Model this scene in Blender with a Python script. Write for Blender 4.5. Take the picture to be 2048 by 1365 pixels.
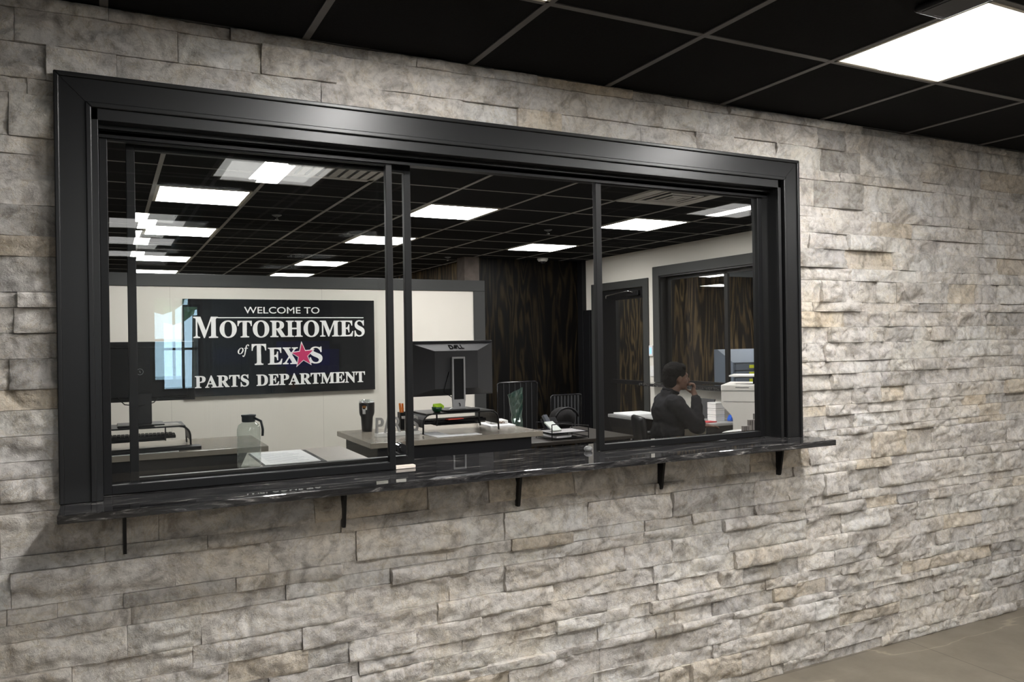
import bpy, bmesh, math, random
import numpy as np
from math import sin, cos, radians, pi
from mathutils import Vector, Matrix

for _o in list(bpy.data.objects): bpy.data.objects.remove(_o)
SC = bpy.context.scene
COL = SC.collection
RND = random.Random(7)

# ---------------------------------------------------------------- camera
YAW, ROLL = radians(26.9), radians(0.85)
F = Vector((sin(YAW), cos(YAW), 0)); R0 = Vector((cos(YAW), -sin(YAW), 0)); ZU = Vector((0, 0, 1))
CX = R0*cos(ROLL) - ZU*sin(ROLL); CY = R0*sin(ROLL) + ZU*cos(ROLL)
cam = bpy.data.cameras.new('camera'); cam.sensor_width = 36; cam.lens = 1593/2048*36; cam.clip_start = .02
cam_ob = bpy.data.objects.new('camera', cam); COL.objects.link(cam_ob)
M = Matrix((CX, CY, -F)).transposed().to_4x4(); M.translation = Vector((0, -2.715, 1.553))
cam_ob.matrix_world = M
SC.camera = cam_ob

# ---------------------------------------------------------------- world, exposure
W = bpy.data.worlds.new('world'); SC.world = W; W.use_nodes = True
_b = W.node_tree.nodes['Background']; _b.inputs[0].default_value = (.55, .80, 1, 1); _b.inputs[1].default_value = 9
SC.view_settings.view_transform = 'Standard'; SC.view_settings.look = 'None'; SC.view_settings.gamma = 1
SC.view_settings.use_curve_mapping = False; SC.view_settings.exposure = 0.0
SC.cycles.max_bounces = 10; SC.cycles.diffuse_bounces = 4; SC.cycles.glossy_bounces = 5
SC.cycles.transparent_max_bounces = 24; SC.cycles.sample_clamp_indirect = 6
SC.cycles.use_denoising = True

# strengths of the troffer lenses in the ceilings, the added unseen lamps included
LOBBY_CENTER, LOBBY_SIDE, OFFICE_LENS = 138.0, 3.4, 34.0

# ---------------------------------------------------------------- materials
def newmat(name):
    m = bpy.data.materials.new(name); m.use_nodes = True
    return m, m.node_tree.nodes, m.node_tree.links, m.node_tree.nodes['Principled BSDF']
def pm(name, col, rough=.5, metal=0, spec=.5, var=.06, scale=30, bump=0, emit=None, es=1, coat=0):
    """principled material with a little procedural mottling"""
    m, N, L, p = newmat(name)
    tc = N.new('ShaderNodeTexCoord'); nz = N.new('ShaderNodeTexNoise'); nz.inputs['Scale'].default_value = scale
    nz.inputs['Detail'].default_value = 4
    L.new(tc.outputs['Object'], nz.inputs['Vector'])
    mx = N.new('ShaderNodeMixRGB'); mx.blend_type = 'MIX'
    c = Vector(col[:3])
    mx.inputs[1].default_value = (*(c*(1-var)), 1); mx.inputs[2].default_value = (*(c*(1+var)), 1)
    L.new(nz.outputs['Fac'], mx.inputs[0]); L.new(mx.outputs[0], p.inputs['Base Color'])
    p.inputs['Roughness'].default_value = rough; p.inputs['Metallic'].default_value = metal
    p.inputs['Specular IOR Level'].default_value = spec; p.inputs['Coat Weight'].default_value = coat
    if bump:
        b = N.new('ShaderNodeBump'); b.inputs['Strength'].default_value = bump; b.inputs['Distance'].default_value = .002
        L.new(nz.outputs['Fac'], b.inputs['Height']); L.new(b.outputs[0], p.inputs['Normal'])
    if emit:
        p.inputs['Emission Color'].default_value = (*emit, 1); p.inputs['Emission Strength'].default_value = es
    return m
def ramp(N, pts):
    r = N.new('ShaderNodeValToRGB'); e = r.color_ramp.elements
    while len(e) < len(pts): e.new(.5)
    for k, (t, c) in enumerate(pts): e[k].position = t; e[k].color = (*c, 1)
    return r
def mapping(N, L, scale, out='Object'):
    tc = N.new('ShaderNodeTexCoord'); mp = N.new('ShaderNodeMapping'); mp.inputs['Scale'].default_value = scale
    L.new(tc.outputs[out], mp.inputs[0]); return mp
def noise(N, L, vec, s, d=6, r=.6, dist=0):
    n = N.new('ShaderNodeTexNoise'); n.inputs['Scale'].default_value = s; n.inputs['Detail'].default_value = d
    n.inputs['Roughness'].default_value = r; n.inputs['Distortion'].default_value = dist
    L.new(vec.outputs[0], n.inputs['Vector']); return n

def mat_stone():
    m, N, L, p = newmat('split_face_marble')
    mp = mapping(N, L, (1, 1, 1))
    at = N.new('ShaderNodeAttribute'); at.attribute_name = 'stone'
    n1 = noise(N, L, mp, 9, 8, .65, 1.2); n2 = noise(N, L, mp, 38, 8, .7, .6); n3 = noise(N, L, mp, 3.2, 4, .6, .5)
    r1 = ramp(N, [(.36, (.60, .58, .56)), (.50, (.97, .96, .95)), (.66, (1.1, 1.09, 1.08))])
    L.new(n1.outputs['Fac'], r1.inputs[0])
    r2 = ramp(N, [(.30, (.66, .65, .64)), (.52, (1, 1, 1)), (.75, (1.1, 1.09, 1.06))])
    L.new(n2.outputs['Fac'], r2.inputs[0])
    r3 = ramp(N, [(.40, (1, 1, 1)), (.56, (1, .985, .95)), (.70, (1.0, .95, .86))])
    L.new(n3.outputs['Fac'], r3.inputs[0])
    n6 = noise(N, L, mp, 6.5, 7, .68, 1.6)
    r4 = ramp(N, [(.478, (1, 1, 1)), (.497, (.90, .86, .79)), (.503, (.88, .84, .76)), (.522, (1, 1, 1))]); L.new(n6.outputs['Fac'], r4.inputs[0])
    prev = at.outputs['Color']
    for r in (r1, r2, r3, r4):
        x = N.new('ShaderNodeMixRGB'); x.blend_type = 'MULTIPLY'; x.inputs[0].default_value = 1
        L.new(prev, x.inputs[1]); L.new(r.outputs[0], x.inputs[2]); prev = x.outputs[0]
    L.new(prev, p.inputs['Base Color'])
    p.inputs['Roughness'].default_value = .72; p.inputs['Specular IOR Level'].default_value = .3
    n4 = noise(N, L, mp, 55, 8, .72, .4); n5 = noise(N, L, mp, 170, 4, .7)
    ad = N.new('ShaderNodeMath'); ad.operation = 'MULTIPLY_ADD'; ad.inputs[1].default_value = .25
    L.new(n5.outputs['Fac'], ad.inputs[0]); L.new(n4.outputs['Fac'], ad.inputs[2])
    b = N.new('ShaderNodeBump'); b.inputs['Strength'].default_value = .75; b.inputs['Distance'].default_value = .012
    L.new(ad.outputs[0], b.inputs['Height']); L.new(b.outputs[0], p.inputs['Normal'])
    return m
def mat_granite():
    m, N, L, p = newmat('black_granite')
    mp = mapping(N, L, (1.6, 11, 11))
    n1 = noise(N, L, mp, 5, 9, .72, .8); n2 = noise(N, L, mp, 1.6, 3, .5, .5)
    r = ramp(N, [(.0, (.010, .010, .011)), (.40, (.012, .012, .013)), (.53, (.030, .029, .030)), (.585, (.075, .072, .07)), (.67, (.36, .34, .32))])
    L.new(n1.outputs['Fac'], r.inputs[0])
    r2 = ramp(N, [(.34, (.55, .55, .55)), (.52, (1, 1, 1))]); L.new(n2.outputs['Fac'], r2.inputs[0])
    x = N.new('ShaderNodeMixRGB'); x.blend_type = 'MULTIPLY'; x.inputs[0].default_value = 1
    L.new(r.outputs[0], x.inputs[1]); L.new(r2.outputs[0], x.inputs[2]); L.new(x.outputs[0], p.inputs['Base Color'])
    p.inputs['Roughness'].default_value = .018; p.inputs['Specular IOR Level'].default_value = .65
    return m
def mat_floor():
    m, N, L, p = newmat('greige_floor_tile')
    mp = mapping(N, L, (1, 1, 1)); bt = N.new('ShaderNodeTexBrick')
    L.new(mp.outputs[0], bt.inputs['Vector']); bt.inputs['Scale'].default_value = 1
    bt.inputs['Brick Width'].default_value = 1.2; bt.inputs['Row Height'].default_value = .6; bt.inputs['Mortar Size'].default_value = .003
    bt.inputs['Color1'].default_value = (.175, .150, .118, 1); bt.inputs['Color2'].default_value = (.195, .168, .132, 1)
    bt.inputs['Mortar'].default_value = (.10, .085, .068, 1); bt.offset = .33
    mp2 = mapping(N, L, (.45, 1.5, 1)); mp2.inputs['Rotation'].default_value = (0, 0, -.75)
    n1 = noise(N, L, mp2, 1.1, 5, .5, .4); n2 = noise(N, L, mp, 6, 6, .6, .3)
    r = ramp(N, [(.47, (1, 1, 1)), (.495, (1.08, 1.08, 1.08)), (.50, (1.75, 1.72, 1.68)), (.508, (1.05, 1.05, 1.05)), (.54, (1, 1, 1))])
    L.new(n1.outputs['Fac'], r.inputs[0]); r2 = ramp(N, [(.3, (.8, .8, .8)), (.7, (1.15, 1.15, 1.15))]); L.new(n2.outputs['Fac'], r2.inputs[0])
    prev = bt.outputs['Color']
    for q in (r, r2):
        x = N.new('ShaderNodeMixRGB'); x.blend_type = 'MULTIPLY'; x.inputs[0].default_value = 1
        L.new(prev, x.inputs[1]); L.new(q.outputs[0], x.inputs[2]); prev = x.outputs[0]
    L.new(prev, p.inputs['Base Color']); p.inputs['Roughness'].default_value = .38
    return m
def mat_plywood(name='dark_stained_plywood', k=1.0):
    m, N, L, p = newmat(name)
    mp = mapping(N, L, (2.3, 2.3, .26))
    n1 = noise(N, L, mp, 2.4, 2.5, .5, .6)
    mu = N.new('ShaderNodeMath'); mu.operation = 'MULTIPLY'; mu.inputs[1].default_value = 17; L.new(n1.outputs['Fac'], mu.inputs[0])
    si = N.new('ShaderNodeMath'); si.operation = 'SINE'; mu2 = N.new('ShaderNodeMath'); mu2.operation = 'MULTIPLY'; mu2.inputs[1].default_value = 3.2
    L.new(mu.outputs[0], mu2.inputs[0]); L.new(mu2.outputs[0], si.inputs[0])
    mr = N.new('ShaderNodeMapRange'); mr.inputs[1].default_value = -1; mr.inputs[2].default_value = 1; L.new(si.outputs[0], mr.inputs[0])
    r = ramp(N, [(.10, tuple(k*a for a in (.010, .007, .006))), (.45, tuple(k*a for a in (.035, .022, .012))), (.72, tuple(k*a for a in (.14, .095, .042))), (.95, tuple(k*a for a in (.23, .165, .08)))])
    L.new(mr.outputs[0], r.inputs[0])
    mp2 = mapping(N, L, (22, 22, 1.4)); n2 = noise(N, L, mp2, 2, 6, .7); r2 = ramp(N, [(.3, (.35, .35, .35)), (.6, (1.05, 1.05, 1.05))]); L.new(n2.outputs['Fac'], r2.inputs[0])
    mp3 = mapping(N, L, (2, 2, .8)); n3 = noise(N, L, mp3, 1.6, 3); r3 = ramp(N, [(.35, (.45, .42, .40)), (.62, (1.1, 1.08, 1.0))]); L.new(n3.outputs['Fac'], r3.inputs[0])
    prev = r.outputs[0]
    for q in (r2, r3):
        x = N.new('ShaderNodeMixRGB'); x.blend_type = 'MULTIPLY'; x.inputs[0].default_value = 1
        L.new(prev, x.inputs[1]); L.new(q.outputs[0], x.inputs[2]); prev = x.outputs[0]
    L.new(prev, p.inputs['Base Color']); p.inputs['Roughness'].default_value = .5; p.inputs['Specular IOR Level'].default_value = .18
    return m
def mat_glass(name, tint=(.985, .99, .985), f0=.042, rough=0.0, body=None, haze=0):
    """clear pane: straight-through transparency plus a Fresnel mirror (Schlick) on each face"""
    m, N, L, p = newmat(name); N.remove(p)
    out = N['Material Output']; g = N.new('ShaderNodeNewGeometry'); d = N.new('ShaderNodeVectorMath'); d.operation = 'DOT_PRODUCT'
    L.new(g.outputs['Normal'], d.inputs[0]); L.new(g.outputs['Incoming'], d.inputs[1])
    def mth(op, a, b=None):
        n = N.new('ShaderNodeMath'); n.operation = op
        for i, v in enumerate((a, b)):
            if v is None: continue
            if isinstance(v, (int, float)): n.inputs[i].default_value = v
            else: L.new(v, n.inputs[i])
        return n.outputs[0]
    f = mth('ADD', mth('MULTIPLY', mth('POWER', mth('SUBTRACT', 1, mth('ABSOLUTE', d.outputs['Value'])), 5), 1-f0), f0)
    t = N.new('ShaderNodeBsdfTransparent'); t.inputs[0].default_value = (*tint, 1)
    gl = N.new('ShaderNodeBsdfGlossy'); gl.inputs['Roughness'].default_value = rough; gl.inputs[0].default_value = (1, 1, 1, 1)
    first = t.outputs[0]
    if body:
        df = N.new('ShaderNodeBsdfDiffuse'); df.inputs[0].default_value = (*body, 1); mx0 = N.new('ShaderNodeMixShader'); mx0.inputs[0].default_value = haze
        L.new(t.outputs[0], mx0.inputs[1]); L.new(df.outputs[0], mx0.inputs[2]); first = mx0.outputs[0]
    mx = N.new('ShaderNodeMixShader'); L.new(f, mx.inputs[0]); L.new(first, mx.inputs[1]); L.new(gl.outputs[0], mx.inputs[2])
    L.new(mx.outputs[0], out.inputs[0]); return m
def mat_emit(name, col, s, c=0):
    m, N, L, p = newmat(name)
    p.inputs['Base Color'].default_value = (.8, .8, .8, 1); p.inputs['Emission Color'].default_value = (*col, 1); p.inputs['Emission Strength'].default_value = s
    return m
def mat_foliage():
    m, N, L, p = newmat('foliage'); mp = mapping(N, L, (1, 1, 1)); n = noise(N, L, mp, 3, 8, .7)
    r = ramp(N, [(.3, (.02, .05, .015)), (.5, (.10, .20, .05)), (.7, (.35, .5, .25))]); L.new(n.outputs['Fac'], r.inputs[0]); L.new(r.outputs[0], p.inputs['Base Color'])
    return m

STONE = mat_stone(); GRANITE = mat_granite(); FLOOR = mat_floor(); PLY = mat_plywood(k=.75); PLYD = mat_plywood('shaded_stained_plywood', .085)  # PLYD: copy of the plywood with the rear wall's shade put into its colour
TRIM = pm('black_painted_trim', (.010, .010, .0105), .36, spec=.38, var=.1, scale=12)
TRIMG = pm('charcoal_painted_trim', (.042, .043, .042), .5, spec=.3, var=.05, scale=9)
METAL = pm('black_anodised_aluminium', (.0055, .0055, .006), .45, spec=.25, var=.1)
TILE = pm('black_ceiling_tile', (.0085, .0085, .0088), .95, var=.35, scale=160, bump=.3, spec=.1)
GRID = pm('charcoal_ceiling_grid', (.10, .096, .093), .5, var=.1)
GRIDT = pm('tan_grey_ceiling_grid', (.26, .245, .225), .5, var=.1)  # paler, warmer grey for the office grid
CREAM = pm('cream_wall_paint', (.70, .665, .60), .75, var=.025, scale=5)
GREYW = pm('dark_grey_wall_paint', (.045, .048, .05), .7, var=.08, scale=3)
BLUEW = pm('pale_blue_grey_paint', (.36, .40, .44), .8, var=.03)
BLACK = pm('black_satin', (.007, .007, .008), .42, spec=.25, var=.15)
BLACKP = pm('black_panel_laminate', (.010, .010, .012), .45, spec=.2, var=.15, scale=4)
DGREY = pm('dark_grey_plastic', (.032, .032, .035), .5, spec=.25, var=.08)
MGREY = pm('mid_grey_plastic', (.16, .16, .165), .35, var=.05)
SILVER = pm('silver_plastic', (.42, .42, .43), .32, metal=.3, var=.04)
STEEL = pm('brushed_steel', (.6, .6, .6), .25, metal=1, var=.04)
LAM = pm('grey_brown_desk_laminate', (.255, .225, .185), .22, var=.12, scale=22)
WHITE = pm('white_plastic', (.78, .77, .75), .35, var=.02)
PAPER = pm('white_paper', (.86, .86, .87), .8, var=.02)
LETTER = pm('white_sign_lettering', (.86, .85, .84), .5, var=.01)
SIGNB = pm('glossy_black_sign_board', (.010, .0105, .012), .06, var=.1)
RED = pm('crimson_sign_star', (.55, .03, .10), .4, var=.05)
GLASS = mat_glass('window_glass'); GLASSR = mat_glass('office_window_glass', f0=.06)
CLEARP = mat_glass('clear_plastic', tint=(.86, .89, .87), f0=.05, rough=.05, body=(.6, .62, .6), haze=.10)
SLEEVE = mat_glass('green_tinted_plastic', tint=(.45, .62, .55), f0=.08, rough=.12, body=(.35, .5, .45), haze=.14)
LENS_C = mat_emit('troffer_center_lens', (1, .985, .96), LOBBY_CENTER)
LENS_S = mat_emit('troffer_side_lens', (1, .985, .96), LOBBY_SIDE)
LENS_O = mat_emit('flat_led_lens', (1, .99, .97), OFFICE_LENS)
FRAMEW = pm('white_troffer_frame', (.62, .58, .50), .5, var=.03)

# ---------------------------------------------------------------- mesh helpers
class MB:
    def __init__(s): s.bm = bmesh.new()
    def _new(s, b):
        me = bpy.data.meshes.new('t'); b.to_mesh(me); b.free(); s.bm.from_mesh(me); bpy.data.meshes.remove(me)
    def box(s, x0, x1, y0, y1, z0, z1, bev=0, seg=2, mi=0):
        b = bmesh.new(); bmesh.ops.create_cube(b, size=1)
        for v in b.verts: v.co = Vector(((x0+x1)/2+v.co.x*(x1-x0), (y0+y1)/2+v.co.y*(y1-y0), (z0+z1)/2+v.co.z*(z1-z0)))
        if bev: bmesh.ops.bevel(b, geom=b.edges[:], offset=bev, segments=seg, profile=.5, affect='EDGES')
        for f in b.faces: f.material_index = mi
        s._new(b); return s
    def obox(s, c, half, ang=0, tilt=0, bev=0, axis='Z', mi=0):
        """oriented box: centre, half sizes, yaw then tilt about its x axis"""
        b = bmesh.new(); bmesh.ops.create_cube(b, size=2)
        for v in b.verts: v.co = Vector((v.co.x*half[0], v.co.y*half[1], v.co.z*half[2]))
        if bev: bmesh.ops.bevel(b, geom=b.edges[:], offset=bev, segments=2, profile=.5, affect='EDGES')
        for f in b.faces: f.material_index = mi
        m = Matrix.Translation(c) @ Matrix.Rotation(ang, 4, 'Z') @ Matrix.Rotation(tilt, 4, 'X' if axis == 'Z' else axis)
        bmesh.ops.transform(b, matrix=m, verts=b.verts[:]); s._new(b); return s
    def prism(s, poly, axis, a, bb, bev=0, mi=0):
        """polygon in the plane across `axis`, extruded from a to bb. axis 'x': (y,z), 'y': (x,z), 'z': (x,y)"""
        b = bmesh.new()
        def P(p, t): return {'x': (t, p[0], p[1]), 'y': (p[0], t, p[1]), 'z': (p[0], p[1], t)}[axis]
        A = [b.verts.new(P(p, a)) for p in poly]; B = [b.verts.new(P(p, bb)) for p in poly]
        b.faces.new(A); b.faces.new(B[::-1]); n = len(poly)
        for i in range(n): b.faces.new((A[i], B[i], B[(i+1) % n], A[(i+1) % n]))
        bmesh.ops.recalc_face_normals(b, faces=b.faces[:])
        if bev: bmesh.ops.bevel(b, geom=b.edges[:], offset=bev, segments=2, profile=.5, affect='EDGES')
        for f in b.faces: f.material_index = mi
        s._new(b); return s
    def cyl(s, p0, p1, r0, r1=None, n=20, mi=0):
        r1 = r0 if r1 is None else r1; p0 = Vector(p0); p1 = Vector(p1); d = p1-p0
        b = bmesh.new(); bmesh.ops.create_cone(b, cap_ends=True, segments=n, radius1=r0, radius2=r1, depth=d.length)
        q = d.to_track_quat('Z', 'Y').to_matrix().to_4x4()
        bmesh.ops.transform(b, matrix=Matrix.Translation((p0+p1)/2) @ q, verts=b.verts[:])
        for f in b.faces: f.material_index = mi
        s._new(b); return s
    def tube(s, pts, r, n=10, closed=False):
        pts = [Vector(p) for p in pts]; b = bmesh.new(); rings = []; m = len(pts)
        up = None
        for i, p in enumerate(pts):
            a = pts[i-1] if (i or closed) else p; c = pts[(i+1) % m] if (i < m-1 or closed) else p
            t = (c-a).normalized()
            if up is None: up = t.orthogonal().normalized()
            up = (up - t*up.dot(t)).normalized(); w = t.cross(up)
            rings.append([b.verts.new(p+(up*cos(2*pi*k/n)+w*sin(2*pi*k/n))*r) for k in range(n)])
        for i in range(m if closed else m-1):
            A, B = rings[i], rings[(i+1) % m]
            for k in range(n): b.faces.new((A[k], A[(k+1) % n], B[(k+1) % n], B[k]))
        if not closed: b.faces.new(rings[0][::-1]); b.faces.new(rings[-1])
        for f in b.faces: f.smooth = True
        s._new(b); return s
    def lathe(s, prof, c=(0, 0, 0), n=32):
        b = bmesh.new(); rings = []
        for r, z in prof: rings.append([b.verts.new((c[0]+r*cos(2*pi*k/n), c[1]+r*sin(2*pi*k/n), c[2]+z)) for k in range(n)])
        for A, B in zip(rings, rings[1:]):
            for k in range(n): b.faces.new((A[k], A[(k+1) % n], B[(k+1) % n], B[k]))
        b.faces.new(rings[0][::-1]); b.faces.new(rings[-1])
        for f in b.faces: f.smooth = True
        s._new(b); return s
    def ball(s, c, r, rot=None, sub=3):
        b = bmesh.new(); bmesh.ops.create_icosphere(b, subdivisions=sub, radius=1)
        r = (r, r, r) if isinstance(r, (int, float)) else r
        m = Matrix.Translation(c) @ (rot.to_4x4() if rot else Matrix()) @ Matrix.Diagonal((*r, 1))
        bmesh.ops.transform(b, matrix=m, verts=b.verts[:])
        for f in b.faces: f.smooth = True
        s._new(b); return s
    def capsule(s, p0, p1, r0, r1):
        s.ball(p0, r0, sub=2); s.ball(p1, r1, sub=2); return s.cyl(p0, p1, r0, r1, 16)
    def mesh(s, me, mat=None):
        b = bmesh.new(); b.from_mesh(me)
        if mat: bmesh.ops.transform(b, matrix=mat, verts=b.verts[:])
        s._new(b); return s
    def build(s, name, mat, parent=None, off=(0, 0, 0), smooth=False):
        me = bpy.data.meshes.new(name)
        bmesh.ops.recalc_face_normals(s.bm, faces=s.bm.faces[:])
        bmesh.ops.translate(s.bm, vec=-Vector(off), verts=s.bm.verts[:])
        if smooth:
            for f in s.bm.faces: f.smooth = True
        s.bm.to_mesh(me); s.bm.free()
        for mm in (mat if isinstance(mat, (list, tuple)) else [mat]): me.materials.append(mm)
        o = bpy.data.objects.new(name, me); COL.objects.link(o)
        if parent: o.parent = parent
        return o
def tag(o, label=None, cat=None, group=None, kind=None):
    if label: o['label'] = label
    if cat: o['category'] = cat
    if group: o['group'] = group
    if kind: o['kind'] = kind
    return o
class Thing:
    """an Empty at the base of a thing; parts are given in world coordinates (or local when loc is the origin)"""
    def __init__(s, name, loc, label=None, cat=None, group=None, kind=None, rz=0):
        s.o = bpy.data.objects.new(name, None); COL.objects.link(s.o); s.o.location = loc; s.o.rotation_euler.z = rz
        s.o.empty_display_size = .1
        s.off = (0, 0, 0) if rz or kind == 'local' else loc
        tag(s.o, label, cat, group, None if kind == 'local' else kind)
    def part(s, name, mb, mat, parent=None, label=None, smooth=False):
        o = mb.build(name, mat, parent or s.o, s.off, smooth)
        if label: o['label'] = label
        return o
def solo(name, mb, mat, base, label, cat, group=None, smooth=False):
    o = mb.build(name, mat, None, base, smooth); o.location = base; return tag(o, label, cat, group)
def struct(name, mb, mat, parent=None):
    o = mb.build(name, mat, parent)
    if not parent: o['kind'] = 'structure'
    return o
def tree_copy(o, parent=None):
    c = o.copy(); COL.objects.link(c); c.parent = parent
    for ch in list(o.children): tree_copy(ch, c)
    return c
def bold(t): return ''.join(chr(0x1D400+ord(c)-65) if 'A' <= c <= 'Z' else c for c in t)
def text_fit(mb, s, x0, x1, z0, z1, y, depth, off=0):
    """flat lettering facing -y, stretched to the box x0..x1, z0..z1, standing proud of y by depth"""
    c = bpy.data.curves.new('t', 'FONT'); c.body = s; c.size = 1; c.offset = off; c.extrude = .5; c.resolution_u = 6
    o = bpy.data.objects.new('t', c); me = bpy.data.meshes.new_from_object(o)
    co = np.array([v.co[:] for v in me.vertices]); a = co.min(0); b = co.max(0)
    for v in me.vertices:
        x, yy, z = v.co
        v.co = (x0+(x-a[0])/(b[0]-a[0])*(x1-x0), y-depth*(.5+z), z0+(yy-a[1])/(b[1]-a[1])*(z1-z0))
    mb.mesh(me); bpy.data.meshes.remove(me); bpy.data.objects.remove(o); bpy.data.curves.remove(c)
    return mb

H1, H2 = 2.587, 2.567       # ceiling heights, lobby and office
# ================================================================= SETTING
# ---- stone wall (split-face ledger stone, every stone modelled in one masonry mesh)
def stone_wall():
    rng = np.random.default_rng(11)
    tabs = rng.random((64, 64, 4)).astype(np.float32)
    def vn(x, z, k):
        xi = np.floor(x).astype(int); zi = np.floor(z).astype(int); fx = x-xi; fz = z-zi
        fx = fx*fx*(3-2*fx); fz = fz*fz*(3-2*fz); T = tabs[:, :, k]
        g = lambda a, b: T[a % 64, b % 64]
        return (g(xi, zi)*(1-fx)+g(xi+1, zi)*fx)*(1-fz)+(g(xi, zi+1)*(1-fx)+g(xi+1, zi+1)*fx)*fz
    def rows(z0, z1):
        out = []; z = z0
        while z < z1-.03:
            for h in [(.098, .052), (.050, .100), (.045, .105), (.075, .075), (.034, .066, .050), (.060, .090)][int(rng.integers(6))]:
                if z+h > z1-.03: h = z1-z
                if h > .005: out.append((z, z+h)); z += h
        return out
    X0, X1 = -1.6, 5.6; HX0, HX1, HZ0, HZ1 = -.07, 2.80, 1.072, 2.30
    V = []; FA = []; CL = []; nv = 0
    def stone(x0, x1, z0, z1):
        nonlocal nv
        g = .0007; x0 += g; x1 -= g; z0 += g; z1 -= g
        nx = max(4, int((x1-x0)/.0085)); nz = max(4, int((z1-z0)/.0080))
        xs = np.linspace(x0, x1, nx+1); zs = np.linspace(z0, z1, nz+1); X, Z = np.meshgrid(xs, zs, indexing='ij')
        off = rng.normal(0, .0052); px, pz = (X-(x0+x1)/2), (Z-(z0+z1)/2)
        mxp = np.full_like(X, -9.); mnp = np.full_like(X, 9.)
        for _ in range(5):
            ga = rng.normal(0, .10, 2); cx = rng.uniform(-1, 1, 2)*((x1-x0)/2, (z1-z0)/2)
            mxp = np.maximum(mxp, rng.normal(0, .0018)+ga[0]*(px-cx[0])*.8+ga[1]*(pz-cx[1])*1.6)
            ga = rng.normal(0, .10, 2); cx = rng.uniform(-1, 1, 2)*((x1-x0)/2, (z1-z0)/2)
            mnp = np.minimum(mnp, rng.normal(0, .0018)+ga[0]*(px-cx[0])*.8+ga[1]*(pz-cx[1])*1.6)
        so = rng.uniform(0, 60, 2)
        n = vn(X*16+so[0], Z*24+so[1], 0)*.40+vn(X*43+so[0], Z*52, 1)*.42+vn(X*85, Z*89+so[1], 2)*.28-.55
        rg = np.abs(vn(X*11+so[1], Z*19+so[0], 3)-.5)*2
        ex = np.minimum(X-x0, x1-X); ez = np.minimum(Z-z0, z1-Z); e = np.minimum(ex, ez)
        k_ = .58+.42*np.clip(ez/.006, 0, 1)
        h = off + k_*(.85*np.clip(mxp+mnp, -.013, .013) + n*.019 - (1-rg)**6*.010)
        h = h - .0022*np.exp(-(e/.004)**2)*(.5+vn(X*60, Z*60, 1))
        Y = -np.clip(h, -.014, .024)
        P = np.stack([X, Y, Z], -1).reshape(-1, 3); idx = np.arange((nx+1)*(nz+1)).reshape(nx+1, nz+1)
        q = np.stack([idx[:-1, :-1], idx[1:, :-1], idx[1:, 1:], idx[:-1, 1:]], -1).reshape(-1, 4)+nv
        V.append(P); FA.append(q); n0 = len(P)
        ring = np.concatenate([idx[:, 0], idx[-1, 1:], idx[-2::-1, -1], idx[0, -2:0:-1]])
        A = P[ring]; B = A.copy(); B[:, 1] = .03; m = len(ring)
        V.append(np.concatenate([A, B])); k = np.arange(m); k2 = (k+1) % m
        FA.append(np.stack([k+m, k2+m, k2, k], -1)+nv+n0)
        t = rng.random(); base = np.array([.645, .620, .595])*(.90+.18*rng.random())
        if t < .07: base = np.array([.50, .485, .47])*(.85+.25*rng.random())
        elif t < .15: base = np.array([.63, .575, .50])*(.92+.12*rng.random())
        elif t < .35: base = np.array([.68, .665, .645])
        CL.append(np.tile(np.append(base, 1.), (n0+2*m, 1))); nv += n0+2*m
    for (za, zb) in rows(0, HZ0)+rows(HZ0, HZ1)+rows(HZ1, H1-.002):
        x = X0-rng.random()*.2
        while x < X1:
            w = float(rng.uniform(.12, .30)+rng.random()**2*.25); a, b = max(x, X0), min(x+w, X1); x += w
            if b-a < .03: continue
            if zb > HZ0+.001 and za < HZ1-.001:
                for c, d in ((a, min(b, HX0)), (max(a, HX1), b)):
                    if d-c > .015: stone(c, d, za, zb)
            else: stone(a, b, za, zb)
    V = np.concatenate(V); FA = np.concatenate(FA); CL = np.concatenate(CL)
    me = bpy.data.meshes.new('wall_front'); me.vertices.add(len(V)); me.vertices.foreach_set('co', V.astype(np.float32).ravel())
    me.loops.add(len(FA)*4); me.loops.foreach_set('vertex_index', FA.ravel().astype(np.int32)); me.polygons.add(len(FA))
    me.polygons.foreach_set('loop_start', np.arange(len(FA), dtype=np.int32)*4)
    me.update(calc_edges=True); me.polygons.foreach_set('use_smooth', np.ones(len(FA), bool))
    ca = me.color_attributes.new('stone', 'FLOAT_COLOR', 'POINT'); ca.data.foreach_set('color', CL.astype(np.float32).ravel())
    me.materials.append(STONE); o = bpy.data.objects.new('wall_front', me); COL.objects.link(o); o['kind'] = 'structure'
    # backing of the wall, painted on the office side, with the same opening
    b = MB()
    for q in ((-1.6, -.02, 0, H1), (2.75, 5.6, 0, H1), (-.02, 2.75, 0, 1.064), (-.02, 2.75, 2.255, H1)):
        b.box(q[0], q[1], .03, .14, q[2], q[3])
    struct('wall_backing', b, pm('grey_mortar_backing', (.30, .29, .27), .8), o)
    return o
stone_wall()

# ---- floors and ceilings
struct('floor', MB().box(-2.5, 10, -8.2, 10.5, -.05, 0), FLOOR)
def ceiling(name, x0, x1, y0, y1, z, gx, gy, mat, cw=.012):
    c = struct(name, MB().box(x0, x1, y0, y1, z+.004, z+.05), TILE)
    g = MB(); P = .6096
    k = math.ceil((x0-gx)/P)
    while gx+k*P < x1: X = gx+k*P; g.box(X-.012, X+.012, y0, y1, z, z+.006); k += 1
    k = math.ceil((y0-gy)/P)
    while gy+k*P < y1: Y = gy+k*P; g.box(x0, x1, Y-cw, Y+cw, z+.0005, z+.006); k += 1
    g.build('ceiling_grid', mat, c)
    return c
ceiling('ceiling', -2.5, 7, -8.2, 0.03, H1, .612, -.59, GRID)
ceiling('ceiling', -2.5, 10, .14, 10.5, H2, .274, 2.14, GRIDT, .006)

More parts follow.
